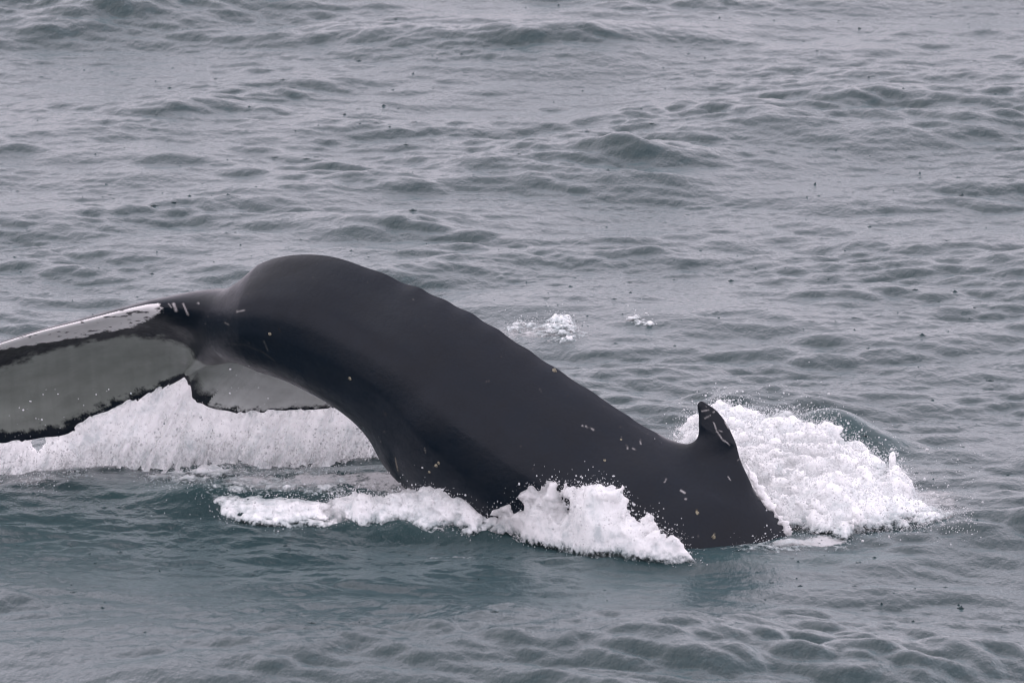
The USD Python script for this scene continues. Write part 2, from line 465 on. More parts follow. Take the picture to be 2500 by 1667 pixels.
camber = -(0.17 * np.exp(-(((ks - 4.5) / 3.5) ** 2)) + 0.05 * np.exp(-(((ks - 11.5) / 2.5) ** 2)))[:, None] * (4 * qs * (1 - qs))[None]
ven = midp + nrm * (camber + thick)[..., None]
dor = midp + nrm * (camber - thick)[..., None]
loop = np.concatenate([ven, dor[:, -2:0:-1]], 1)
fl_v, fl_f = closed_loft(loop)
flukes = solid(fl_v, fl_f)

# dorsal fin: a blade in the middle plane, thick at the foot
from shapely.geometry import Polygon  # noqa: E402
fin_px = np.array([(1660, 1100), (1684, 1086), (1697, 1068), (1704, 1045), (1706, 1015), (1703, 993), (1706, 982), (1714, 979), (1726, 986), (1742, 996), (1760, 1014), (1776, 1038), (1789, 1064), (1802, 1096), (1822, 1138), (1846, 1184), (1800, 1200), (1700, 1180)], float)
pts = CubicSpline(np.arange(len(fin_px) + 1), np.vstack([fin_px, fin_px[:1]]), bc_type='periodic')(np.linspace(0, len(fin_px), 140, endpoint=False))
fin3 = in_plan(pts[:, 0], pts[:, 1])
o_, ex = fin3.mean(0), np.array([1, float(plan(1.0) - plan(0.5)) / 0.5, 0])
ex /= np.linalg.norm(ex)
ez = np.array([0, 0, 1.0])
fx, fz = (fin3 - o_) @ ex, (fin3 - o_) @ ez
poly = Polygon(np.stack([fx, fz], 1)).buffer(0)
blade = solid(*(lambda m: (m.vertices, m.faces))(trimesh.creation.extrude_polygon(poly, 0.2, engine='earcut'))).refine_to_length(0.012)
bm = blade.to_mesh()
bv = np.array(bm.vert_properties[:, :3])
from shapely import points as _points, distance as _distance  # noqa: E402
edge = _distance(poly.exterior, _points(bv[:, 0], bv[:, 1]))
ztop = fz.max()
t_half = (0.012 + 0.036 * np.clip((ztop - bv[:, 1]) / 0.3, 0, 1.2)) * np.sqrt(np.clip(edge / 0.07, 0, 1) * (2 - np.clip(edge / 0.07, 0, 1))) + 0.002
side = np.cross(ex, ez)
bw = o_ + bv[:, :1] * ex + bv[:, 1:2] * ez + ((bv[:, 2:] - 0.1) / 0.1 * t_half[:, None]) * side
fin = solid(bw, np.array(bm.tri_verts))



def fairing(pts, radii):
    out = None
    for a, b, ra, rb in zip(pts[:-1], pts[1:], radii[:-1], radii[1:]):
        h_ = manifold3d.Manifold.batch_hull([manifold3d.Manifold.sphere(ra, 40).translate(tuple(a)), manifold3d.Manifold.sphere(rb, 40).translate(tuple(b))])
        out = h_ if out is None else out + h_
    return out


def on_fluke(k_, q_):
    i = int(np.argmin(np.abs(ks - k_)))
    return LE[i] * (1 - q_) + TE[i] * q_ - nrm[i, 20] * 0.02


stock = [in_plan(655, 760, .02), in_plan(600, 772, .02)]
root_a = fairing([stock[0], stock[1], on_fluke(8.3, 0.30), on_fluke(7.6, 0.24), on_fluke(6.9, 0.2)], [.17, .165, .13, .085, .035])
root_b = fairing([stock[0], on_fluke(9.3, 0.34), on_fluke(10.2, 0.3)], [.17, .13, .06])
root_c = fairing([in_plan(630, 830, .06), in_plan(565, 845, .12), on_fluke(8.5, 0.72), on_fluke(8.4, 0.92)], [.12, .10, .06, .02])
whole = (body + flukes + fin + root_a + root_b + root_c)
whole = whole.trim_by_plane((0, 0, 1), -0.6).refine_to_length(0.0115)
wm = whole.to_mesh()
W = trimesh.Trimesh(np.array(wm.vert_properties[:, :3], float), np.array(wm.tri_verts), process=True)
WV, WF = np.array(W.vertices), np.array(W.faces)
flu_pts = loop.reshape(-1, 3)
d_body = cKDTree(body_v).query(WV)[0]
d_flu, i_flu = cKDTree(flu_pts).query(WV)
d_fin = cKDTree(bw).query(WV)[0]


def blend_seam(v, f, weight, rounds):
    import scipy.sparse as sp
    e = np.vstack([f[:, [0, 1]], f[:, [1, 2]], f[:, [2, 0]]])
    a = sp.coo_matrix((np.ones(len(e) * 2), (np.r_[e[:, 0], e[:, 1]], np.r_[e[:, 1], e[:, 0]])), shape=(len(v),) * 2).tocsr()
    a.data[:] = 1
    deg = np.asarray(a.sum(1)).ravel()
    for _ in range(rounds):
        v = v + weight[:, None] * (a @ v / deg[:, None] - v)
    return v


near = lambda a, b, r: np.clip(1 - np.maximum(a, b) / r, 0, 1)  # noqa: E731
wt = np.maximum(near(d_body, d_flu, 0.34), near(d_body, d_fin, 0.16))
wt = wt * np.clip((0.80 - np.r_[qs, qs[-2:0:-1]][i_flu % loop.shape[1]]) / 0.25, 0, 1) ** np.where(d_flu < 0.06, 1, 0)      # the thin trailing edge stays as it is
WV = blend_seam(WV, WF, np.clip(wt * 1.6, 0, 0.8), 420)
WV = blend_seam(WV, WF, np.full(len(WV), 0.4), 2)

# pigment, vertex by vertex, in the flukes' own span and chord
d_stock = cKDTree(ring[tt < 17.9].reshape(-1, 3)).query(WV)[0]
is_fl = (d_flu < 0.17) & (d_flu < d_stock)
kk, qq = ks[i_flu // loop.shape[1]], np.r_[qs, qs[-2:0:-1]][i_flu % loop.shape[1]]
ventral = (i_flu % loop.shape[1]) < len(qs)
wpx = pixel(WV)
chord = np.linalg.norm(TE - LE, axis=1)[i_flu // loop.shape[1]]


def ragged(v, scale, seed):
    import meshkit
    return meshkit.fbm(v * scale, 4, seed) - 0.5


n_a, n_b, n_c = ragged(WV, 9, 1), ragged(WV, 30, 2), ragged(WV, 3, 3)
col = np.tile([0.0030, 0.0060, 0.0102], (len(WV), 1)) * (1 + 0.5 * n_c + 0.35 * n_a)[:, None]


def mix(mask, c):
    global col
    col = col * (1 - mask[:, None]) + mask[:, None] * np.asarray(c)


sm = lambda x, a, b: np.clip((x - a) / (b - a), 0, 1) ** 2 * (3 - 2 * np.clip((x - a) / (b - a), 0, 1))  # noqa: E731
dist_lead = qq * chord
dist_trail = (1 - qq) * chord
in_root = near(d_body, d_flu, 0.5)
black_lead = 0.305 + 0.12 * np.exp(-(((kk - 8.6) / 2.0) ** 2)) - 0.05 * sm(4 - kk, 0, 4)
grey = is_fl * ventral * sm(dist_lead + 0.10 * n_b + 0.10 * n_a, black_lead - .02, black_lead + 0.05) * sm(dist_trail + 0.10 * n_b, np.where(kk > 9.8, 0.022, 0.045), np.where(kk > 9.8, 0.05, 0.08)) * sm(d_stock - d_flu + 0.10 * n_b + 0.06 * n_a, 0.02, 0.10)
import meshkit  # noqa: E402
streaks = meshkit.fbm(np.stack([kk * 1.3, qq * 16, 0 * qq], 1), 4, 12) - 0.5 + 0.6 * (meshkit.fbm(np.stack([kk * 9, qq * 2.0, 0 * qq + 3], 1), 3, 13) - 0.5)
grey *= np.where(np.abs(kk - 9.6) < 0.7, sm(dist_trail + 0.12 * n_b, 0.05, 0.17), 1)
greyc = np.stack([0.200 + 0.05 * n_a + .26 * sm(kk, 9, 11), 0.225 + 0.05 * n_a + .26 * sm(kk, 9, 11), 0.205 + 0.05 * n_a + .265 * sm(kk, 9, 11)], 1) * (1.08 + 0.5 * n_c + 0.40 * streaks + 0.70 * sm(2.5 - 0.25 * kk - 2.4 * qq, 0, 2.2))[:, None]
col = col * (1 - grey[:, None]) + grey[:, None] * greyc
# white leading edge of the near fluke
band_w = 0.195 * sm(kk, 2.2, 5.0) * sm(6.95 - kk, 0, 0.9) + 0.04
white = (d_flu < 0.05) * ventral * sm(band_w - dist_lead + 0.07 * n_b + 0.03 * n_a, -0.004, 0.008) * sm(kk, 0.5, 1.2) * sm(6.85 - kk + 0.6 * n_b, 0, 0.12)
white = white * (1 - 0.9 * sm(ragged(WV * [1, 1, 2], 22, 9) - 0.16 + 0.06 * sm(kk, 4.5, 6), 0.02, 0.06))
mix(white, (0.86, 0.86, 0.85))
facing = np.array(trimesh.Trimesh(WV, WF, process=False).vertex_normals) @ (EYE / np.linalg.norm(EYE)) > 0.05


def scar(pts, width, c=(0.6, 0.6, 0.6), soft=0.5):
    """A scratch through the seen points, or a spot where there is one point."""
    p = np.atleast_2d(np.asarray(pts, float))
    d = np.full(len(WV), 1e9)
    width = width * 0.38
    c = np.asarray(c) * 0.62
    for a, b in zip(p, np.vstack([p[1:], p[-1:]])):
        ab = b - a
        s = np.clip(((wpx - a) @ ab) / max(ab @ ab, 1e-9), 0, 1)
        d = np.minimum(d, np.linalg.norm(wpx - a - s[:, None] * ab, axis=1))
    mix(np.clip(0.75 + 1.5 * n_b, 0, 1) * facing * (WV[:, 1] < NOTCH_Y + 0.25) * sm(-d, -width * (1 + soft), -width * (1 - soft) * 0.6), c)


W1 = (0.62, 0.62, 0.62)
scar([(424, 742), (430, 758)], 9, (0.75, 0.74, 0.74)); scar([(412, 741), (418, 750)], 4, (.7, .7, .7)); scar([(447, 741), (452, 752), (459, 768)], 5.5, (.7, .69, .69)); scar([(484, 740)], 6, (.7, .7, .7)); scar([(578, 760), (596, 757)], 5, (.5, .5, .5))
scar([(549, 787), (558, 792)], 4, (.2, .2, .2)); scar([(508, 772)], 4, (.2, .2, .2)); scar([(502, 790)], 4, (.15, .15, .15)); scar([(644, 832), (654, 855)], 4, (.10, .115, .115)); scar([(560, 838), (600, 842), (640, 858), (670, 880)], 4, (.035, .04, .042)); scar([(658, 814)], 4, (.3, .3, .2)); scar([(852, 923)], 4, (.3, .3, .2))
scar([(1713, 1003), (1730, 1000)], 3.5, W1); scar([(1724, 992)], 3, W1); scar([(1741, 1006), (1744, 1004)], 3, W1); scar([(1735, 1013), (1720, 1021)], 3, W1); scar([(1743, 1031), (1750, 1052), (1764, 1072), (1782, 1085)], 3.2, (.7, .7, .7)); scar([(1756, 1050), (1763, 1053)], 3, W1); scar([(1770, 1030), (1778, 1044)], 4, W1); scar([(1785, 1050), (1792, 1068)], 3, (.5, .5, .5)); scar([(1800, 1123), (1808, 1119)], 3, W1)
scar([(1662, 1196), (1672, 1203)], 5, (.7, .7, .7)); scar([(1674, 1217)], 5, (.7, .7, .7)); scar([(1777, 1162), (1784, 1172)], 2.2, W1); scar([(1625, 1168), (1623, 1176)], 3, W1); scar([(1563, 1073), (1565, 1083)], 3, W1); scar([(1530, 1086), (1532, 1094)], 3, W1); scar([(1545, 1093), (1551, 1096)], 3, W1); scar([(1421, 1038), (1433, 1041), (1452, 1049)], 2.6, W1); scar([(1315, 949), (1322, 954)], 3, W1); scar([(1355, 900)], 4.5, (.6, .62, .45)); scar([(1516, 1067)], 3, W1); scar([(1478, 1117)], 3, W1)
scar([(1701, 1244)], 5, (.25, .2, .1)); scar([(1745, 1303)], 4, (.5, .48, .35)); scar([(1703, 1307)], 4, W1); scar([(1010, 730)], 3.5, (.25, .25, .25)); scar([(898, 690)], 3, (.25, .25, .25)); scar([(965, 1118), (971, 1148)], 2.8, (.38, .34, .26)); scar([(1036, 1092), (1039, 1103)], 2.6, (.3, .3, .28)); scar([(938, 1053)], 6, (.06, .06, .065), .9); scar([(924, 1066)], 3, (.2, .2, .2)); scar([(929, 1077)], 3.5, (.3, .3, .28)); scar([(940, 1010)], 9, (.03, .03, .033), .9); scar([(1060, 1138)], 3.5, (.4, .4, .38)); scar([(1066, 1132)], 3, (.4, .4, .3)); scar([(1043, 1153)], 3, (.3, .3, .3))
rs = np.random.default_rng(4)
for _ in range(70):
    u, v = rs.uniform(600, 1850), rs.uniform(650, 1300)
    g_ = rs.uniform(0.015, 0.08)
    a = rs.uniform(0, 3.14)
    l_ = rs.choice([0, 0, 0, 3, 6, 14])
    scar([(u, v), (u + l_ * math.cos(a), v + l_ * math.sin(a))], rs.uniform(1.4, 2.8), (g_, g_, g_ * 1.02), 0.8)

whale_mat = usdkit.material(stage, '/World/Looks/wet_skin', {
    'g': ('geometry', {}),
    'c': ('attribute', {'attribute': 'pigment'}),
    'n': ('noise_texture', {'scale': 7.0, 'detail': 5.0, 'roughness': 0.6}),
    'r': ('map_range', {'from_min': 0.3, 'from_max': 0.7, 'to_min': 0.20, 'to_max': 0.42}),
    'nb': ('noise_texture', {'scale': 26.0, 'detail': 6.0, 'roughness': 0.68}),
    'b': ('bump', {'strength': 0.35, 'distance': 0.007}),
    'p': ('principled_bsdf', {'ior': 1.36, 'specular_tint': (0.92, 0.95, 0.97)}),
}, [('g.position', 'n.vector'), ('n.fac', 'r.value'), ('r.result', 'p.roughness'), ('g.position', 'nb.vector'), ('nb.fac', 'b.height'), ('b.normal', 'p.normal'), ('c.color', 'p.base_color')], surface='p.BSDF')
whale = UsdGeom.Xform.Define(stage, '/World/whale').GetPrim()
tag(whale, 'dark grey diving humpback whale, arched tail stock, hooked dorsal fin and grey flukes', 'whale')
wbody = usdkit.mesh(stage, '/World/whale/body', (WV, WF), whale_mat, smooth=True)
primvar(wbody, 'pigment', np.clip(col, 0.002, 0.9))

# ------------------------------------------------------------------ white water
def white_water(path, gain):
    return usdkit.material(stage, path, {
    'g': ('geometry', {}),
    'n': ('noise_texture', {'scale': 9.0, 'detail': 6.0, 'roughness': 0.62, 'distortion': 0.4}),
    'r': ('rgb_ramp', {'ramp': [(x, tuple(gain * y for y in c)) for x, c in ((0.33, (0.43, 0.48, 0.49)), (0.45, (0.60, 0.635, 0.64)), (0.57, (0.69, 0.72, 0.725)))]}),
    'th': ('attribute', {'attribute': 'thin'}),
    'ts': ('math', {'math_type': 'multiply_add', 'value2': 1.6, 'value3': -0.55}),
    'tm': ('math', {'math_type': 'add'}),
    'tr': ('map_range', {'from_min': 0.45, 'from_max': 1.1, 'to_min': 0.0, 'to_max': 0.85, 'clamp': True}),
    'nf': ('noise_texture', {'scale': 28.0, 'detail': 5.0, 'roughness': 0.7}),
    'al': ('map_range', {'from_min': 0.78, 'from_max': 1.12, 'to_min': 1.0, 'to_max': 0.0, 'clamp': True}),
    'cm': ('mix_color', {'b': (0.13, 0.19, 0.195)}),
    'n2': ('noise_texture', {'scale': 60.0, 'detail': 4.0, 'roughness': 0.7}),
    'b': ('bump', {'strength': 0.5, 'distance': 0.012}),
    'p': ('principled_bsdf', {'ior': 1.33, 'roughness': 0.42, 'subsurface_weight': 0.8, 'subsurface_scale': 0.045, 'subsurface_radius': (1.0, 1.0, 1.0)}),
}, [('g.position', 'n.vector'), ('n.fac', 'r.fac'), ('g.position', 'nf.vector'), ('nf.fac', 'ts.value1'), ('th.fac', 'tm.value1'), ('ts.value', 'tm.value2'), ('tm.value', 'tr.value'), ('tr.result', 'cm.fac'), ('tm.value', 'al.value'), ('al.result', 'p.alpha'), ('r.color', 'cm.a'), ('cm.result', 'p.base_color'), ('g.position', 'n2.vector'), ('n2.fac', 'b.height'), ('b.normal', 'p.normal')], surface='p.BSDF')


foam_mat, pour_mat = white_water('/World/Looks/white_water', 1.0), white_water('/World/Looks/falling_water', 1.18)
drop_mat = usdkit.material(stage, '/World/Looks/spray_water', {
    'p': ('principled_bsdf', {'base_color': (0.60, 0.63, 0.64), 'ior': 1.33, 'roughness': 0.15}),
}, surface='p.BSDF')


def billow(shape, cell, seed, octaves, gain, aspect=(1, 1, 1)):
    out, amp, tot = np.zeros(shape, np.float32), 1.0, 0.0
    for o in range(octaves):
        out += amp * (np.abs(volume_noise(shape, cell / 2**o, seed + 7 * o, 1, aspect=aspect)) - 0.8)
        tot += amp
        amp *= gain
    return out / tot


def foam_mass(top, bottom, seed, upright=0.5, rough=0.05, step=0.0135, lump=0.14, back=1.0, shoulder=0.55, least=24, sink=0.0):
    """A tumbling mass of foam that stands on the sea between a lower and an upper outline, both given as seen points."""
    top, bottom = np.asarray(top, float), np.asarray(bottom, float)
    us = np.linspace(max(top[0, 0], bottom[0, 0]), min(top[-1, 0], bottom[-1, 0]), 400)
    vt, vb = np.interp(us, top[:, 0], top[:, 1]), np.interp(us, bottom[:, 0], bottom[:, 1])
    pb = on_sea(us, vb)
    pb = on_sea(us, vb, sea_height(pb[:, 0], pb[:, 1]))
    yt0 = on_sea(us, vt)[:, 1]
    yt = pb[:, 1] + (yt0 - pb[:, 1]) * (1 - upright)
    pt = at_depth(us, vt, yt)
    xs = pb[:, 0]
    lo = np.array([xs.min() - 0.1, pb[:, 1].min() - 0.15, -0.12])
    hi = np.array([xs.max() + 0.1, (yt + (yt - pb[:, 1]) * back).max() + 0.1, pt[:, 2].max() + 0.18])
    n = np.ceil((hi - lo) / step).astype(int)
    ax = [lo[i] + np.arange(n[i]) * step for i in range(3)]
    gxx, gyy = np.meshgrid(ax[0], ax[1], indexing='ij')
    yb_, yt_, zt_ = (np.interp(gxx, xs, a) for a in (pb[:, 1], yt, pt[:, 2]))
    s = (gyy - yb_) / np.maximum(yt_ - yb_, 0.03)
    rise = np.clip(s, 0, 1)
    prof = np.where(s <= 1, np.sin(rise * np.pi / 2) ** shoulder, np.clip(1 - ((s - 1) / back) ** 2, 0, 1))
    prof = np.where(s < 0, s * 0.8, np.where(s > 1 + back, -(s - 1 - back) * 0.8, prof))
    ends = np.minimum(gxx - xs.min(), xs.max() - gxx) / 0.08
    base = sea_height(gxx, gyy)
    h = base + (np.maximum(zt_ - base, 0.015)) * prof + 0.05 * np.clip(ends, -2, 0) - sink
    tall = np.clip((zt_ - base) / 0.15, 0.35, 1.3)
    nz = 0.45 * volume_noise(tuple(n), lump / step, seed, 5, 0.66, aspect=(1.15, 1.0, 0.8)) + 0.15 * billow(tuple(n), 0.7 * lump / step, seed + 5, 3, 0.6)
    nb = volume_noise(tuple(n), 0.05 / step, seed + 99, 2)
    env = 0.12 + 0.88 * np.clip(prof * 2.5, 0, 1)
    h = h - 0.05 * np.clip(-prof * 4, 0, 1)
    f = (h[..., None] - ax[2][None, None, :]) * 0.8 + (rough * tall * env)[..., None] * (1.6 * nz + 0.30 * nb)
    f[..., 0] = np.abs(f[..., 0]) * 0 - 0.01
    for sl_ in ((0,), (-1,)):
        f[sl_[0]] = -0.01
        f[:, sl_[0]] = -0.01
    f[..., -1] = -0.01
    v, q_ = surface_nets(f, lo, (step,) * 3)
    v, q_ = keep_large(v, q_, least)
    return v, q_


def drops(path, pos, size, seed, label, category=None, kind='stuff', squash=0.0):
    """Loose drops, as one instancer."""
    r_ = np.random.default_rng(seed)
    pi = UsdGeom.PointInstancer.Define(stage, path)
    m = trimesh.creation.icosphere(1 if len(pos) < 12000 else 0, 1.0)
    usdkit.mesh(stage, path + '/drop', m, drop_mat, smooth=True)
    pi.CreatePrototypesRel().SetTargets([path + '/drop'])
    pi.CreatePositionsAttr(Vt.Vec3fArray.FromNumpy(pos.astype(np.float32)))
    sc = np.asarray(size)[:, None] * (1 + squash * r_.uniform(-0.5, 1.2, (len(pos), 3)))
    pi.CreateScalesAttr(Vt.Vec3fArray.FromNumpy(sc.astype(np.float32)))
    pi.CreateProtoIndicesAttr(Vt.IntArray([0] * len(pos)))
    tag(pi.GetPrim(), label, category, kind)
    return pi


def spray_from(v, n, seed, up=0.035, out=0.035, above=0.02):
    """Drops flung off the upper surface of a foam mass."""
    r_ = np.random.default_rng(seed)
    hgt = v[:, 2] - sea_height(v[:, 0], v[:, 1])
    ok = v[hgt > above]
    p = ok[r_.integers(0, len(ok), n)]
    d = r_.standard_normal((n, 3)) * out
    d[:, 2] = np.abs(d[:, 2]) * 0.5 + r_.exponential(up, n)
    p = p + d
    return p[p[:, 2] > sea_height(p[:, 0], p[:, 1]) + 0.005]


SPRAY, MIST = [], []


def shell(v, f, n, seed, depth=0.014, low=0.0):
    """Fine drops in a loose skin round the foam, thickest on its edges."""
    r_ = np.random.default_rng(seed)
    m = trimesh.Trimesh(v, f, process=False)
    nv = np.array(m.vertex_normals)
    i = r_.integers(0, len(v), n)
    p = v[i] + nv[i] * r_.exponential(depth, n)[:, None] + r_.normal(0, 0.008, (n, 3))
    p[:, 2] += np.where(nv[i, 2] > 0.2, r_.exponential(depth * 0.6, n), 0)
    keep = p[:, 2] > sea_height(p[:, 0], p[:, 1]) + low
    MIST.append(p[keep])




def splash(name, label, parts, spray_n, seed, thin=0.085, **kw):
    vs, fs, ts, n_ = [], [], [], 0
    for i, (top, bottom, opts) in enumerate(parts):
        opts = {**kw, **opts}
        th_ = opts.pop('thin', thin)
        v, f = foam_mass(top, bottom, seed + 31 * i, **opts)
        ts.append(np.clip(1 - (v[:, 2] - sea_height(v[:, 0], v[:, 1])) / th_, 0, 1))
        vs.append(v)
        fs.append(f + n_)
        n_ += len(v)
    v, f = np.vstack(vs), np.vstack(fs)
    m = usdkit.mesh(stage, '/World/' + name, (v, f), foam_mat, smooth=True)
    primvar(m, 'thin', np.concatenate(ts))
    tag(m.GetPrim(), label, 'splash', 'stuff')
    shell(v, f, spray_n * 13, seed + 3)
    if spray_n:
        SPRAY.append(spray_from(v, spray_n, seed))
    return v


splash('bow_splash', 'long white foam ridge breaking along the waterline before the flank of the whale', [
    ([(800, 1222), (860, 1212), (950, 1203), (1060, 1188), (1130, 1190), (1200, 1200), (1262, 1216), (1320, 1250)],
     [(800, 1236), (860, 1262), (930, 1312), (1000, 1300), (1060, 1285), (1120, 1294), (1150, 1288), (1180, 1305), (1240, 1316), (1320, 1328)], dict(upright=0.74, rough=0.036, lump=0.17, step=0.0115)),
    ([(1235, 1236), (1262, 1226), (1274, 1204), (1300, 1194), (1350, 1194), (1374, 1206), (1386, 1216), (1400, 1196), (1424, 1178), (1440, 1192), (1470, 1184), (1500, 1204), (1526, 1212), (1560, 1264), (1600, 1270), (1640, 1312), (1690, 1352)],
     [(1235, 1322), (1320, 1338), (1400, 1352), (1455, 1364), (1520, 1366), (1600, 1370), (1690, 1370)], dict(upright=0.90, rough=0.042, lump=0.17, step=0.0115, back=0.8, shoulder=0.45)),
    ([(362, 1182), (390, 1168), (480, 1160), (540, 1170), (600, 1186), (640, 1194), (690, 1192), (760, 1200), (835, 1210)],
     [(362, 1188), (390, 1192), (440, 1200), (480, 1208), (540, 1222), (600, 1234), (640, 1242), (690, 1240), (760, 1244), (835, 1256)], dict(upright=0.46, rough=0.025, lump=0.07, thin=0.058)),
], 1600, 101)
splash('wake_splash', 'broad mound of churned white foam beyond the dorsal fin of the whale', [
    ([(1690, 1064), (1720, 1048), (1760, 1022), (1800, 1012), (1850, 1016), (1900, 1026), (1940, 1024), (1980, 1042), (2040, 1062), (2080, 1085), (2120, 1098), (2150, 1130), (2190, 1160)],
     [(1690, 1210), (1800, 1240), (1900, 1260), (2000, 1240), (2080, 1200), (2120, 1180), (2190, 1164)], dict(upright=0.30, rough=0.05, lump=0.2, back=0.25)),
    ([(1800, 1120), (1900, 1120), (2000, 1130), (2080, 1150), (2140, 1172), (2180, 1184), (2192, 1160), (2202, 1142), (2212, 1180), (2240, 1200), (2262, 1222), (2282, 1226), (2330, 1268)],
     [(1800, 1250), (1900, 1290), (1980, 1308), (2060, 1316), (2140, 1306), (2200, 1300), (2260, 1292), (2330, 1276)], dict(upright=0.4, rough=0.05, lump=0.18, back=0.5)),
], 6500, 202, thin=0.08)
splash('small_splash', 'small lacy patch of breaking foam on open water behind the back of the whale', [
    ([(1236, 800), (1262, 788), (1300, 793), (1320, 803), (1345, 790), (1380, 788), (1402, 800), (1432, 822)],
     [(1236, 812), (1280, 815), (1320, 830), (1370, 843), (1410, 838), (1432, 828)], dict(upright=0.34, rough=0.034, lump=0.07, step=0.0105)),
], 50, 303, thin=0.095)
splash('small_splash_001', 'tiny white foam fleck on a wave crest, right of the larger lacy patch', [
    ([(1535, 784), (1550, 780), (1588, 792)], [(1535, 788), (1560, 796), (1588, 797)], dict(upright=0.55, rough=0.022, lump=0.05, step=0.009)),
], 12, 404, thin=0.04)
splash('ripple_foam', 'thin white foam lip on the water at the left edge under the near fluke', [
    ([(-60, 1180), (60, 1178), (120, 1170), (150, 1162), (170, 1158), (200, 1172), (215, 1176)], [(-60, 1190), (60, 1192), (120, 1192), (160, 1182), (215, 1180)], dict(upright=0.4, rough=0.025, lump=0.08, step=0.011, sink=0.01)),
], 100, 505)
splash('lip_foam', 'smooth white lip of water where the back of the whale enters the sea', [
    ([(1800, 1342), (1880, 1332), (1940, 1320), (1985, 1322), (2010, 1336), (2070, 1341)], [(1800, 1352), (1900, 1350), (1980, 1345), (2070, 1345)], dict(upright=0.4, rough=0.014, lump=0.16, step=0.011)),
], 40, 606)

# the water that pours off the flukes
step = 0.011
x_left, x_right = -3.35, -0.5
nx_, ny_, nz_ = int((x_right - x_left) / step), int(0.75 / step), int(0.82 / step)
ax = x_left + np.arange(nx_) * step
y_low = NOTCH_Y - 0.37
ay, az = y_low + np.arange(ny_) * step, -0.08 + np.arange(nz_) * step
near_e = TE[ks <= 8.0]
far_e = TE[ks >= 10.0]
ztop = np.where(ax < near_e[-1, 0], np.interp(ax, near_e[:, 0], near_e[:, 2]), np.interp(ax, np.r_[near_e[-1, 0], far_e[:, 0]], np.r_[near_e[-1, 2], far_e[:, 2]]))
yte = np.where(ax < near_e[-1, 0], np.interp(ax, near_e[:, 0], near_e[:, 1]), np.interp(ax, np.r_[near_e[-1, 0], far_e[:, 0]], np.r_[near_e[-1, 1], far_e[:, 1]]))
ztop = ndimage.gaussian_filter1d(ndimage.maximum_filter1d(ztop, 9) + 0.008, 4)
yte = ndimage.gaussian_filter1d(yte, 5)
seaz = sea_height(ax, yte)
down = np.clip((ztop[:, None] - az[None]) / np.maximum(ztop - seaz, 0.05)[:, None], -0.5, 1.3)      # 0 at the edge, 1 at the sea
shape = (nx_, ny_, nz_)


def slanted(a, lean):
    out = np.empty_like(a)
    for kz in range(a.shape[2]):
        out[:, :, kz] = np.roll(a[:, :, kz], int(round(lean * (kz - a.shape[2] / 2))), 0)
    return out


pad = 24
streak = slanted(volume_noise(shape, 5.0, 71, 3, 0.6, aspect=(0.55, 1.6, 7.0)), 0.42)
lumps = volume_noise(shape, 11.0, 72, 3, 0.55)
fleck = slanted(volume_noise(shape, 3.0, 73, 2, 0.6, aspect=(0.9, 1.5, 1.8)), 0.42)
sheet = ndimage.gaussian_filter1d(volume_noise((nx_, 8), 22, 74, 2)[:, 0], 3) * 0.035
yc = (yte + 0.5 * sheet)[:, None] + 0.02 * np.clip(down, 0, 1.2) ** 2 + 0.035
thick_ = (0.036 + 0.026 * np.clip(down, 0, 1)) * np.clip((down + 0.03) / 0.05, -1, 1)
strength = 0.012 + (0.042 + 0.034 * np.clip((ax + 2.6) / 0.8, 0, 1)[:, None]) * np.clip(down, 0, 1.2) ** 2.6
wl = np.clip((ax + 2.9) / 1.2, 0, 1)                       # more torn on the left
f = thick_[:, None, :] - np.abs(ay[None, :, None] - yc[:, None, :]) + strength[:, None, :] * streak * 0.85 + (0.006 + 0.006 * (1 - wl))[:, None, None] * lumps + 0.008 * fleck - (0.05 * np.clip(down - 0.93, 0, 1))[:, None, :]
f[0], f[-1], f[:, 0], f[:, -1], f[..., 0], f[..., -1] = (-0.01,) * 6
cv, cf = keep_large(*surface_nets(f, (x_left, y_low, az[0]), (step,) * 3), 16)
pour = usdkit.mesh(stage, '/World/pouring_water', (cv, cf), pour_mat, smooth=True)
zt_ = np.interp(cv[:, 0], ax, ztop)
fall = np.clip((zt_ - cv[:, 2]) / np.maximum(zt_ - np.interp(cv[:, 0], ax, seaz), 0.05), 0, 1.1)
primvar(pour, 'thin', np.clip(0.08 + 0.30 * np.clip(fall - 0.55, 0, 1) / 0.45 + 0.35 * np.clip(0.10 - fall, 0, 0.1) / 0.1, 0, 1))
tag(pour.GetPrim(), 'white curtain of water pouring off the trailing edge of the flukes', 'water', 'stuff')
r_ = np.random.default_rng(75)
n = 2600
i_ = r_.integers(0, nx_, n)
dn = r_.beta(3.0, 1.2, n) * 1.02
SPRAY.append(np.stack([ax[i_], yte[i_] - 0.05 + r_.normal(0, 0.05, n), ztop[i_] + (seaz[i_] - ztop[i_]) * dn + 0.01], 1))

shell(cv, cf, 9000, 79, 0.010)
drops('/World/fine_spray', np.vstack(MIST), np.clip(np.random.default_rng(80).lognormal(math.log(0.0015), 0.4, sum(map(len, MIST))), 0.0008, 0.0042), 81, 'fine white spray in the air close over the foam', 'spray', squash=0.4)

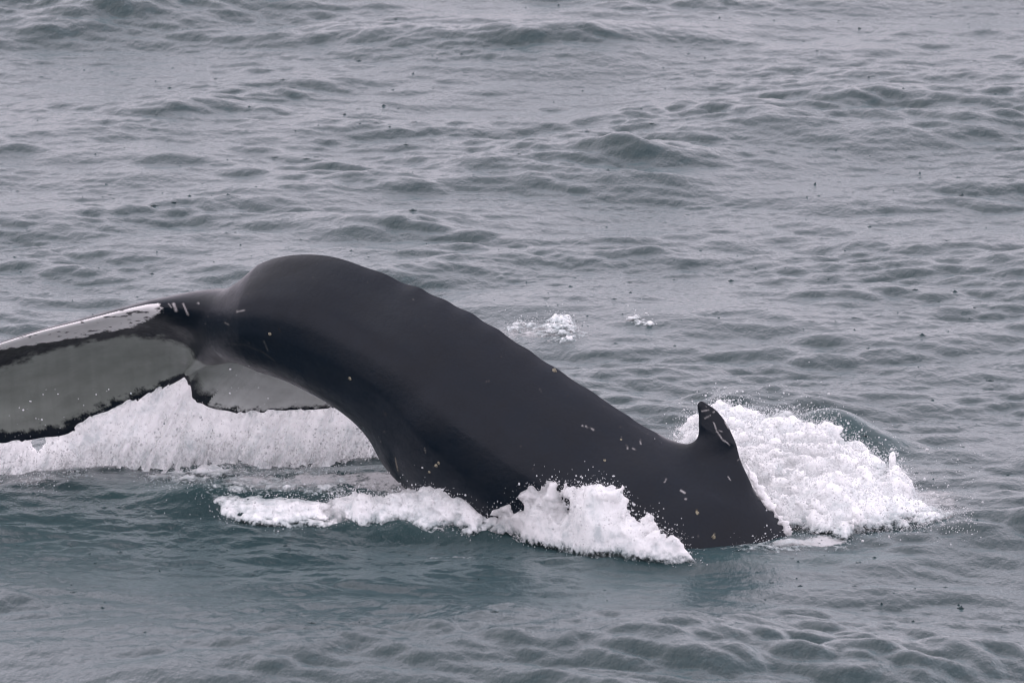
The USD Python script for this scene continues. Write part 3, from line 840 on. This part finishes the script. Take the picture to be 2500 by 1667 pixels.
# loose spray
all_p = np.vstack(SPRAY)
r_ = np.random.default_rng(76)
extra = []
for u0, u1, v0, v1, n in [(1320, 1640, 1060, 1240, 60), (1980, 2400, 1080, 1330, 240), (2200, 2380, 1240, 1300, 220), (700, 1250, 1060, 1190, 30), (520, 860, 890, 1010, 40), (20, 330, 950, 1090, 40)]:
    u, v = r_.uniform(u0, u1, n), r_.uniform(v0, v1, n)
    yy = on_sea(u, np.full(n, max(v1, 1270) if u0 > 900 else 1190))[:, 1] - 0.25
    extra.append(at_depth(u, v, yy))
all_p = np.vstack([all_p, *extra])
all_p = all_p[all_p[:, 2] > sea_height(all_p[:, 0], all_p[:, 1]) + 0.004]
drops('/World/spray', all_p, np.clip(r_.lognormal(math.log(0.0023), 0.42, len(all_p)), 0.0012, 0.0075), 77, 'loose white spray drops flung up round the whale and its foam', 'spray', squash=0.5)

# rain striking the sea: little peaks of water
r_ = np.random.default_rng(78)
vs, fs, n_ = [], [], 0
for _ in range(900):
    u, v = r_.uniform(-40, 2540), 1667 * r_.uniform(0.0, 1.0)
    c = on_sea(u, v)
    h0, r0 = r_.uniform(0.002, 0.007), r_.uniform(0.004, 0.010)
    if r_.uniform() < 0.12:
        h0 *= 2.0
    c[2] = sea_height(c[:1], c[1:2])[0]
    rr, hh = np.array([1.6, 1.0, 0.6, 0.28, 0.0]) * r0, np.array([-0.15, 0.2, 0.55, 0.9, 1.05]) * h0
    a = np.arange(9) / 9 * 2 * np.pi
    ex_ = r_.uniform(0.8, 2.2)
    rot = r_.uniform(0, 0.5)
    lean = r_.normal(0, 0.35, 2)
    p = np.stack([np.outer(rr, np.cos(a)) * ex_ + hh[:, None] * lean[0], np.outer(rr, np.sin(a)) + hh[:, None] * lean[1], np.repeat(hh[:, None], 9, 1)], -1) + c
    v_, f_ = closed_loft(p)
    vs.append(v_)
    fs.append(f_ + n_)
    n_ += len(v_)
rain = usdkit.mesh(stage, '/World/rain_splashes', (np.vstack(vs), np.vstack(fs)), sea_mat, smooth=True)
tag(rain.GetPrim(), 'small dark peaks of water thrown up by raindrops all over the sea', 'rain', 'stuff')

# the film of water that runs down the back before the fin
k_ = np.array([(1826, 1128), (1842, 1160), (1858, 1190), (1878, 1224), (1898, 1256), (1916, 1284), (1934, 1312), (1948, 1334)], float)
c_ = CubicSpline(np.arange(len(k_)), in_plan(k_[:, 0] - 7, k_[:, 1]))(np.linspace(0, len(k_) - 1, 120))
w_ = np.interp(np.linspace(0, 1, 120), [0, .1, .3, .6, .85, 1], [.003, .010, .018, .026, .030, .040])
tg = np.gradient(c_, axis=0)
tg /= np.linalg.norm(tg, axis=1, keepdims=True)
sd = np.cross(tg, EYE / np.linalg.norm(EYE))
sd /= np.linalg.norm(sd, axis=1, keepdims=True)
nn = np.cross(sd, tg)
an = np.arange(20) / 20 * 2 * np.pi
rim = 1 + 0.35 * volume_noise((120, 20), 5, 88, 3)
film = c_[:, None] + sd[:, None] * (w_[:, None] * np.cos(an)[None] * rim)[..., None] + nn[:, None] * (0.6 * w_[:, None] * np.sin(an)[None] * rim)[..., None]
fm = usdkit.mesh(stage, '/World/running_water', closed_loft(film), foam_mat, smooth=True)
primvar(fm, 'thin', np.full(120 * 20 + 2, 0.12))
tag(fm.GetPrim(), 'narrow white film of water running down the back of the whale below the dorsal fin', 'water', 'stuff')

# barnacles on the skin
vn_ = np.array(trimesh.Trimesh(WV, WF, process=False).vertex_normals)
barnacle_mat = usdkit.material(stage, '/World/Looks/barnacle_shell', {
    'g': ('geometry', {}), 'n': ('noise_texture', {'scale': 120.0, 'detail': 3.0}),
    'r': ('rgb_ramp', {'ramp': [(0.35, (0.13, 0.12, 0.09)), (0.65, (0.36, 0.34, 0.24))]}),
    'p': ('principled_bsdf', {'roughness': 0.6}),
}, [('g.position', 'n.vector'), ('n.fac', 'r.fac'), ('r.color', 'p.base_color')], surface='p.BSDF')
ok_ = np.where(facing & (WV[:, 1] < NOTCH_Y + 0.2))[0]
tree_ = cKDTree(wpx[ok_])
for n_, (u, v, r0) in enumerate([(658, 814, .010), (852, 923, .010), (1355, 900, .013), (1745, 1303, .012), (1701, 1244, .011), (1066, 1132, .009), (1060, 1139, .010), (1043, 1153, .008), (1516, 1067, .007), (1478, 1117, .008)]):
    near_ = ok_[tree_.query((u, v), 12)[1]]
    j_ = near_[np.argmax(WV[near_] @ (EYE / np.linalg.norm(EYE)))]
    an = np.arange(12) / 12 * 2 * np.pi
    prof_ = np.array([(1.15, -.35), (1.0, 0.1), (.72, .42), (.45, .55), (.32, .40), (0.05, .30)])
    ringb = np.stack([prof_[:, :1] * np.cos(an), prof_[:, :1] * np.sin(an), np.repeat(prof_[:, 1:], 12, 1)], -1) * r0
    ringb *= (1 + 0.12 * np.random.default_rng(n_).standard_normal((1, 12, 1)))
    nz = vn_[j_]
    bx = np.cross(nz, [0, 0, 1.0])
    bx /= np.linalg.norm(bx)
    fr = np.stack([bx, np.cross(nz, bx), nz])
    usdkit.mesh(stage, '/World/whale/barnacle' + (f'_{n_:03d}' if n_ else ''), closed_loft(ringb @ fr + WV[j_]), barnacle_mat, smooth=50)
